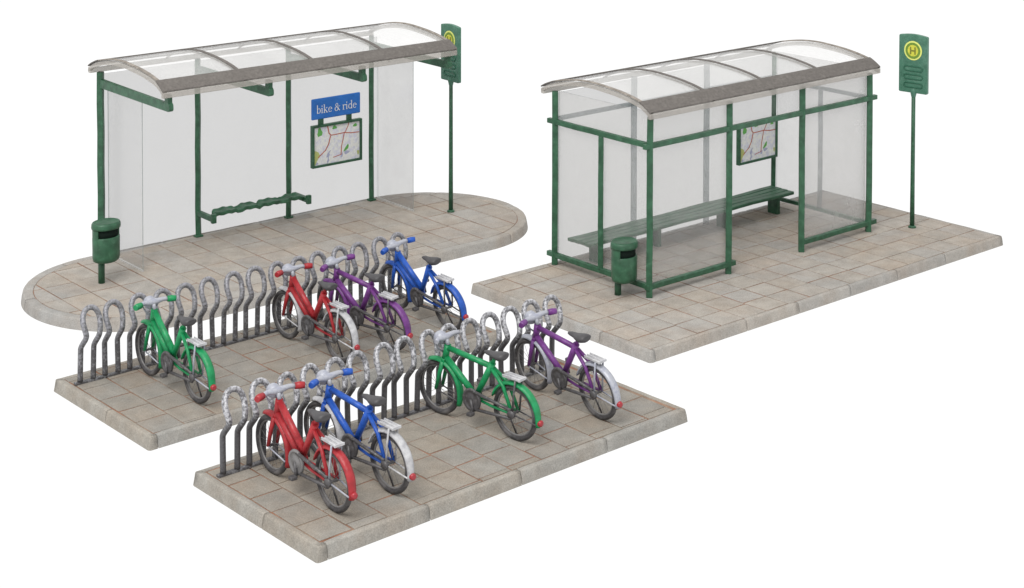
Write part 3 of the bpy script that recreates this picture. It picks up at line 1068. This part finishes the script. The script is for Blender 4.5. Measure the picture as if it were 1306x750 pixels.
# ---------------------------------------------------------------- bus stop signs
def stop_sign(label, x, y, rz):
    t = thing("bus_stop_sign", label, "bus stop sign", (x, y, H), rz, "green bus stop signs")
    p = MB()
    p.tube([(0, 0, -0.001), (0, 0, 0.7), (0, 0, 1.4), (0, 0, 2.10)], [0.036, 0.033, 0.031, 0.030], 12)
    p.lathe([(0.06, -0.001), (0.058, 0.02), (0.036, 0.035)], (0, 0, 0))
    p.build("pole", M['green'], t)
    # plate: local plane x = const facing -X, width along y
    z0, z1, hw = 2.06, 2.945, 0.235
    pl = MB()
    poly = []
    rr = 0.022
    for cx_, cz_, a0 in ((hw - rr, z0 + rr, -90), (hw - rr, z1 - rr - 0.012, 0)):
        for i in range(5):
            a = math.radians(a0 + 90 * i / 4)
            poly.append((cx_ + rr * math.cos(a), cz_ + rr * math.sin(a)))
    for i in range(1, 8):
        f = i / 8
        poly.append(((hw - rr) * (1 - 2 * f), z1 - 0.012 + 0.022 * math.sin(math.pi * f)))
    for cx_, cz_, a0 in ((-hw + rr, z1 - rr - 0.012, 90), (-hw + rr, z0 + rr, 180)):
        for i in range(5):
            a = math.radians(a0 + 90 * i / 4)
            poly.append((cx_ + rr * math.cos(a), cz_ + rr * math.sin(a)))
    pl.prism(poly, -0.028, 0.028, lambda a, c, h: Vector((h, a, c)))
    pl.lathe([(0.032, -0.08), (0.05, 0.0), (0.04, 0.06)], (0, 0, z0 + 0.01))
    plate = pl.build("sign_plate", M['green_sign'], t, 0.006)
    zc = 2.705

    def disc(r0, r1, h0, h1, mi):
        """flat ring on the face looking to -X"""
        k = 40
        d = MB()
        if r0 <= 0:
            d.prism([(r1 * math.cos(2 * math.pi * j / k), zc + r1 * math.sin(2 * math.pi * j / k)) for j in range(k)], -h1, -h0, lambda a, c, h: Vector((h, a, c)))
        else:
            rings = []
            for j in range(k):
                c_, s__ = math.cos(2 * math.pi * j / k), math.sin(2 * math.pi * j / k)
                rings.append([Vector((-h0, r0 * c_, zc + r0 * s__)), Vector((-h0, r1 * c_, zc + r1 * s__)), Vector((-h1, r1 * c_, zc + r1 * s__)), Vector((-h1, r0 * c_, zc + r0 * s__))])
            d.ring_tube(rings, closed=True, smooth=False)
        return d
    ro = disc(0, 0.146, 0.026, 0.034, 0).build("roundel", M['yellow_pale'], plate)
    disc(0.088, 0.122, 0.033, 0.038, 0).build("roundel_ring", M['olive'], plate)
    disc(0, 0.087, 0.033, 0.037, 0).build("roundel_centre", M['yellow'], plate)
    hb = MB()
    for y0, y1, c0, c1 in ((-0.048, -0.026, -0.056, 0.056), (0.026, 0.048, -0.056, 0.056), (-0.026, 0.026, -0.011, 0.011)):
        hb.box((-0.041, y0, zc + c0), (-0.0365, y1, zc + c1))
    hb.build("letter", M['olive_h'], plate)
    # three raised rounded timetable slots
    for zc2 in (2.43, 2.305, 2.18):
        r0 = 0.036
        s_ = MB()
        rings = []
        for side, a0 in ((1, -90), (-1, 90)):
            for i in range(9):
                a = math.radians(a0 + 180 * i / 8)
                c_, sn = math.cos(a), math.sin(a)
                base = side * 0.118 - 0.005
                rings.append([Vector((-0.026, base + (r0 - 0.011) * c_, zc2 + (r0 - 0.011) * sn)), Vector((-0.038, base + (r0 - 0.008) * c_, zc2 + (r0 - 0.008) * sn)),
                              Vector((-0.038, base + (r0 + 0.004) * c_, zc2 + (r0 + 0.004) * sn)), Vector((-0.026, base + (r0 + 0.008) * c_, zc2 + (r0 + 0.008) * sn))])
        s_.ring_tube(rings, closed=True, smooth=True)
        s_.build("timetable_slot", M['green_deep'], plate)
    return t


stop_sign("tall green bus stop sign with round yellow H, right of the fully glazed shelter", 6.805, 1.155, math.radians(9))
stop_sign("green bus stop sign partly hidden behind the open shelter roof, on the oval island", 1.996, 6.353, math.radians(-3))

# ---------------------------------------------------------------- bike racks
def bike_rack(label, x0, y0, rz, pitch, m, seed):
    rnd = random.Random(seed)
    t = thing("bike_rack", label, "bike rack", (x0, y0, H), rz, "bike racks of fifteen hoops")
    b = MB()
    b.box((-0.15, -0.028, -0.001), (14 * pitch + 0.15, 0.028, 0.028))
    b.build("base_bar", M['hoop_dull'], t, 0.006)
    # half outline of a hoop: (half spacing, height) and lean (towards the bikes, -Y)
    half = [(0.083, 0.02, 0.0), (0.083, 0.20, 0.0), (0.083, 0.38, 0.0), (0.083, 0.42, -0.004), (0.082, 0.48, -0.055), (0.081, 0.545, -0.115), (0.084, 0.59, -0.137),
            (0.096, 0.65, -0.125), (0.108, 0.72, -0.098), (0.104, 0.78, -0.078), (0.082, 0.835, -0.062), (0.048, 0.866, -0.055), (0.016, 0.878, -0.053)]
    src = None
    for i in range(15):
        h = MB()
        jx = [rnd.uniform(-0.006, 0.006) for _ in range(4)]
        dz = rnd.uniform(-0.012, 0.012)
        pts = []
        for k, (sx, z, d) in enumerate(half):
            pts.append((-sx + jx[0] * min(1, z * 2), d + jx[2] * z, z + dz * z))
        for k, (sx, z, d) in reversed(list(enumerate(half))):
            pts.append((sx + jx[1] * min(1, z * 2), d + jx[3] * z, z + dz * z))
        # smooth once (Chaikin) keeping ends
        P = [Vector(p) for p in pts]
        Q = [P[0]]
        for a, c in zip(P[:-1], P[1:]):
            Q += [a.lerp(c, 0.25), a.lerp(c, 0.75)]
        Q.append(P[-1])
        h.tube(Q, 0.0320, 10, up=(0, 1, 0))
        o = h.build("hoop", m, t)
        o.location = (i * pitch, 0, 0)
        lean = rnd.uniform(-0.03, 0.03)
        o.rotation_euler = (lean * 0.4, lean * 0.6, lean)
    return t


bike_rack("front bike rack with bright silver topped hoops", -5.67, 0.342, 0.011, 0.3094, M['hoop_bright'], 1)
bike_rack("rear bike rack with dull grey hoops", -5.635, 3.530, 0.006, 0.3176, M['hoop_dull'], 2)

# ---------------------------------------------------------------- bicycles
def fender(mb, cy, cz, R, a0, a1, wd, n=22, th=0.014):
    rings = []
    for i in range(n + 1):
        a = math.radians(a0 + (a1 - a0) * i / n)
        ca, sa = math.cos(a), math.sin(a)
        ww = wd * (0.75 + 0.25 * min(1, 4 * min(i, n - i) / n + 0.2))
        ring = []
        for x, rr in ((-ww, R - 0.012), (-ww * 0.55, R + 0.004), (0, R + 0.010), (ww * 0.55, R + 0.004), (ww, R - 0.012)):
            ring.append(Vector((x, cy + rr * ca, cz + rr * sa)))
        for x, rr in ((ww, R - 0.012 - th), (0, R - 0.004 - th), (-ww, R - 0.012 - th)):
            ring.append(Vector((x, cy + rr * ca, cz + rr * sa)))
        rings.append(ring)
    mb.ring_tube(rings)


def bicycle(label, x, y, yaw, lean, paint, fr_f, fr_r, low, stay=None, lamp='silver', steer=0.0, grips=True, seed=0, guard='chain', grip_w=0.218):
    rnd = random.Random(seed)
    t = thing("bicycle", label, "bicycle", (x, y, H), 0, "parked bicycles")
    t.rotation_euler = (0, lean, yaw)
    p = M[paint]
    ff, fr = M[fr_f], M[fr_r]
    R, rt = 0.30, 0.0265
    AF = 1.10
    hd_t, hd_b = Vector((0, 0.955, 0.79)), Vector((0, 1.0, 0.635))
    bb = Vector((0, 0.56, 0.325))
    st_t = Vector((0, 0.30, 0.765))
    axr, axf = Vector((0, 0, R)), Vector((0, AF, R))

    def wheel(cy, name):
        w_ = MB()
        k = 48
        w_.tube([(0, cy + (R - rt) * math.cos(2 * math.pi * j / k), R + (R - rt) * math.sin(2 * math.pi * j / k)) for j in range(k)], rt, 10, closed=True, up=(1, 0, 0))
        ty = w_.build(name, M['tyre'], t)
        r_ = MB()
        rr = R - 2 * rt - 0.004
        r_.tube([(0, cy + rr * math.cos(2 * math.pi * j / k), R + rr * math.sin(2 * math.pi * j / k)) for j in range(k)], 0.011, 8, closed=True, up=(1, 0, 0))
        r_.build("rim", M['rim'], ty)
        h_ = MB()
        h_.lathe([(0.010, -0.06), (0.016, -0.052), (0.020, -0.03), (0.014, -0.02), (0.014, 0.02), (0.020, 0.03), (0.016, 0.052), (0.010, 0.06)], (0, cy, R), 'x', 12)
        h_.build("hub", M['chain'], ty)
        s_ = MB()
        a0 = rnd.random() * 3
        for j in range(16):
            a = a0 + 2 * math.pi * j / 16
            s_.tube([(0.01 * (-1) ** j, cy + 0.02 * math.cos(a), R + 0.02 * math.sin(a)), (0, cy + rr * math.cos(a + 0.15), R + rr * math.sin(a + 0.15))], 0.0021, 5)
        s_.build("spokes", M['rim'], ty)
        return ty
    wheel(0, "rear_wheel")
    wheel(AF, "front_wheel")
    # frame
    f = MB()
    f.tube([hd_t + (hd_t - hd_b) * 0.15, hd_b], 0.038, 10)
    if low:
        o1, o2 = Vector((0, 0.015, 0.035)), Vector((0, -0.022, -0.030))
        f.tube([hd_t + Vector((0, -0.005, 0.0)), bb + Vector((0, -0.045, 0.10))], 0.037, 10)
        f.tube([hd_b + Vector((0, -0.01, 0.035)), bb + Vector((0, 0.035, 0.03))], 0.037, 10)
        f.tube([bb, bb.lerp(st_t, 0.5), st_t], [0.034, 0.033, 0.040], 10)
    else:
        f.tube([hd_t + Vector((0, 0, -0.01)), st_t + Vector((0, 0, -0.045))], 0.031, 10)
        f.tube([hd_b + Vector((0, -0.01, 0.04)), bb + Vector((0, 0.01, 0.02))], 0.035, 10)
        f.tube([bb, st_t], [0.031, 0.038], 10)
    f.lathe([(0.045, -0.05), (0.045, 0.05)], tuple(bb), 'x', 14)
    for s in (-1, 1):
        f.tube([st_t + Vector((s * 0.015, 0.0, -0.06)), Vector((s * 0.048, 0.12, 0.57)), Vector((s * 0.052, 0, R))], [0.023, 0.021, 0.019], 8)
        f.tube([bb + Vector((s * 0.02, -0.02, 0)), Vector((s * 0.045, 0.3, 0.31)), Vector((s * 0.052, 0, R))], 0.015, 8)
    f.build("frame", p, t)
    # steering assembly: fork and front fender
    fk = MB()
    fk.tube([hd_b + Vector((0, 0, 0.02)), hd_b + Vector((0, 0.01, -0.03))], 0.04, 10)
    for s in (-1, 1):
        fk.tube([hd_b + Vector((s * 0.03, 0.005, -0.015)), Vector((s * 0.05, 1.035, 0.50)), Vector((s * 0.052, AF, R))], [0.028, 0.024, 0.019], 8)
    fk.build("fork", p, t)
    b = MB()
    fender(b, AF, R, R + 0.034, 68, 204, 0.046)
    fo = b.build("front_fender", ff, t)
    b = MB()
    fender(b, 0, R, R + 0.034, 22, 193, 0.046)
    ro = b.build("rear_fender", fr, t)
    stm = M[stay] if stay else M['silver']
    b = MB()
    for s in (-1, 1):
        b.tube([(s * 0.056, 0, R), (s * 0.042, -0.315, 0.26)], 0.009, 6)
    b.build("fender_stay", stm, ro)
    b = MB()
    for s in (-1, 1):
        b.tube([(s * 0.056, AF, R), (s * 0.042, AF - 0.30, 0.23)], 0.008, 6)
    b.build("fender_stay", stm, fo)
    # luggage rack
    b = MB()
    zr = 0.688
    b.box((-0.052, -0.105, zr - 0.014), (0.052, 0.125, zr + 0.004))
    for xx in (-0.043, 0.0, 0.043):
        b.tube([(xx, -0.11, zr + 0.004), (xx, 0.13, zr + 0.008)], 0.010, 6)
    b.box((-0.058, -0.120, zr - 0.016), (0.058, -0.098, zr + 0.011))
    lr = b.build("luggage_rack", M['silver_white'], t, 0.004)
    b = MB()
    for s in (-1, 1):
        b.tube([(s * 0.058, -0.06, zr - 0.01), (s * 0.062, -0.03, 0.48), (s * 0.060, -0.01, R + 0.01)], 0.011, 6)
    b.build("rack_leg", stm, lr)
    # saddle
    b = MB()
    rings = []
    for yy, hw, zt_, th in ((0.110, 0.050, 0.905, 0.05), (0.13, 0.076, 0.918, 0.085), (0.18, 0.084, 0.914, 0.095), (0.24, 0.070, 0.902, 0.075), (0.30, 0.046, 0.893, 0.055), (0.37, 0.034, 0.889, 0.044), (0.41, 0.020, 0.880, 0.028)):
        ring = []
        for j in range(14):
            a = 2 * math.pi * j / 14
            ring.append(Vector((hw * math.cos(a), yy, zt_ - th * 0.5 + th * 0.5 * math.sin(a))))
        rings.append(ring)
    b.ring_tube(rings)
    b.tube([(-0.02, 0.24, 0.86), (0.0, 0.26, 0.845)], 0.03, 8)
    sd_ = b.build("saddle", M['saddle'], t)
    b = MB()
    b.tube([tuple(st_t + Vector((0, 0.01, -0.03))), (0, 0.25, 0.865)], 0.021, 8)
    b.build("seat_post", p, sd_)
    # handlebar
    b = MB()
    cs = (0, 0.985, 0.80)
    top = Vector((0, 0.975, 0.885))
    b.tube([tuple(hd_t + Vector((0, -0.01, 0.02))), tuple(top)], 0.024, 8)
    hb = [Vector((s * a_, yy, zz)) for s, a_, yy, zz in ((-1, grip_w - 0.035, 0.945, 0.897), (-1, 0.13, 0.975, 0.90), (-1, 0.05, 0.985, 0.890), (1, 0.0, 0.985, 0.887), (1, 0.05, 0.985, 0.890), (1, 0.13, 0.975, 0.90), (1, grip_w - 0.035, 0.945, 0.897))]
    b.tube(hb, [0.024, 0.026, 0.034, 0.040, 0.034, 0.026, 0.024], 10)
    ho = b.build("handlebar", M['silver'], t)
    if grips:
        for s in (-1, 1):
            b = MB()
            b.tube([(s * (grip_w - 0.05), 0.95, 0.897), (s * (grip_w + 0.0), 0.935, 0.897), (s * (grip_w + 0.045), 0.915, 0.893)], [0.034, 0.038, 0.033], 9)
            b.build("grip", p, ho)
    # brake cables and lamp lump
    b = MB()
    b.lathe([(0.02, -0.06), (0.055, -0.045), (0.072, -0.01), (0.076, 0.03), (0.062, 0.06), (0.02, 0.07)], (0.0, 1.045, 0.865), 'y', 16)
    b.build("headlamp", M[lamp], t)
    b = MB()
    b.tube([(-0.10, 0.98, 0.91), (-0.115, 1.03, 0.86), (-0.06, 1.05, 0.77), (0.0, 1.01, 0.71)], 0.010, 6)
    b.tube([(0.10, 0.98, 0.91), (0.115, 1.03, 0.87), (0.06, 1.05, 0.79), (0.0, 1.01, 0.72)], 0.010, 6)
    b.build("brake_cable", M['silver'], ho)
    # tail light
    b = MB()
    b.lathe([(0.018, -0.034), (0.031, -0.028), (0.035, -0.010), (0.032, 0.008), (0.03, 0.02)], (0, -0.333, 0.272), 'y', 14)
    b.build("tail_light", M['red_light'], t)
    # drive on the visible side
    b = MB()
    b.lathe([(0.02, -0.020), (0.050, -0.020), (0.060, -0.012), (0.095, -0.010), (0.100, -0.018), (0.122, -0.018), (0.128, 0.0), (0.120, 0.014), (0.02, 0.014)], (-0.062, bb.y, bb.z - 0.01), 'x', 24)
    cg = b.build("chainring", M[guard], t)
    b = MB()
    b.tube([(-0.066, bb.y - 0.02, bb.z + 0.09), (-0.066, 0.0, R + 0.045)], 0.019, 6)
    b.tube([(-0.066, bb.y - 0.02, bb.z - 0.105), (-0.066, 0.0, R - 0.045)], 0.019, 6)
    b.lathe([(0.01, -0.02), (0.046, -0.016), (0.046, 0.012), (0.01, 0.014)], (-0.066, 0, R), 'x', 14)
    b.build("chain", M['chain'], t)
    for s, dy, dz in ((-1, -0.035, -0.135), (1, 0.035, 0.135)):
        b = MB()
        e = Vector((s * 0.092, bb.y + dy, bb.z + dz))
        b.tube([(s * 0.08, bb.y, bb.z), tuple(e)], 0.018, 6)
        cr = b.build("crank", M['chain'], t)
        b = MB()
        b.box((min(s * 0.095, s * 0.165), e.y - 0.035, e.z - 0.018), (max(s * 0.095, s * 0.165), e.y + 0.035, e.z + 0.018))
        b.build("pedal", M['chain'], cr, 0.008)
    b = MB()
    b.tube([(0.062, 0.20, 0.30), (0.075, 0.13, 0.16), (0.095, 0.07, 0.010)], 0.010, 6)
    b.build("kickstand", M['chain'], t)
    return t


bicycle("green bicycle with a low frame, alone at the left end of the rear rack", -4.973, 2.172, 0.001, -0.010, 'p_green', 'p_green', 'p_green', True, seed=1)
bicycle("red bicycle with white mudguards in the rear rack", -3.052, 2.158, 0.025, -0.012, 'p_red', 'silver_white', 'silver_white', True, stay='silver_white', seed=2)
bicycle("purple bicycle with purple mudguards between the red and blue bicycles of the rear rack", -2.327, 2.076, 0.083, -0.107, 'p_purple', 'p_purple', 'p_purple', False, stay='chain', seed=3)
bicycle("blue bicycle with blue mudguards at the right end of the rear rack", -1.359, 2.161, 0.0, -0.145, 'p_blue', 'p_blue', 'p_blue', True, stay='chain', seed=4)
bicycle("red bicycle with red mudguards at the left end of the front rack", -5.356, -1.037, -0.015, -0.023, 'p_red', 'p_red', 'p_red', True, seed=5, guard='rim', grip_w=0.235)
bicycle("blue bicycle with white mudguards in the front rack", -4.702, -1.063, 0.048, -0.025, 'p_blue', 'silver_white', 'silver_white', False, stay='silver_white', seed=6)
bicycle("green bicycle with green mudguards in the middle of the front rack", -2.934, -0.907, 0.152, -0.045, 'p_green', 'p_green', 'p_green', False, stay='chain', grips=False, seed=7)
bicycle("purple bicycle with silver mudguards at the right end of the front rack", -1.867, -1.071, -0.014, -0.103, 'p_purple', 'silver', 'silver', False, stay='silver', seed=8)
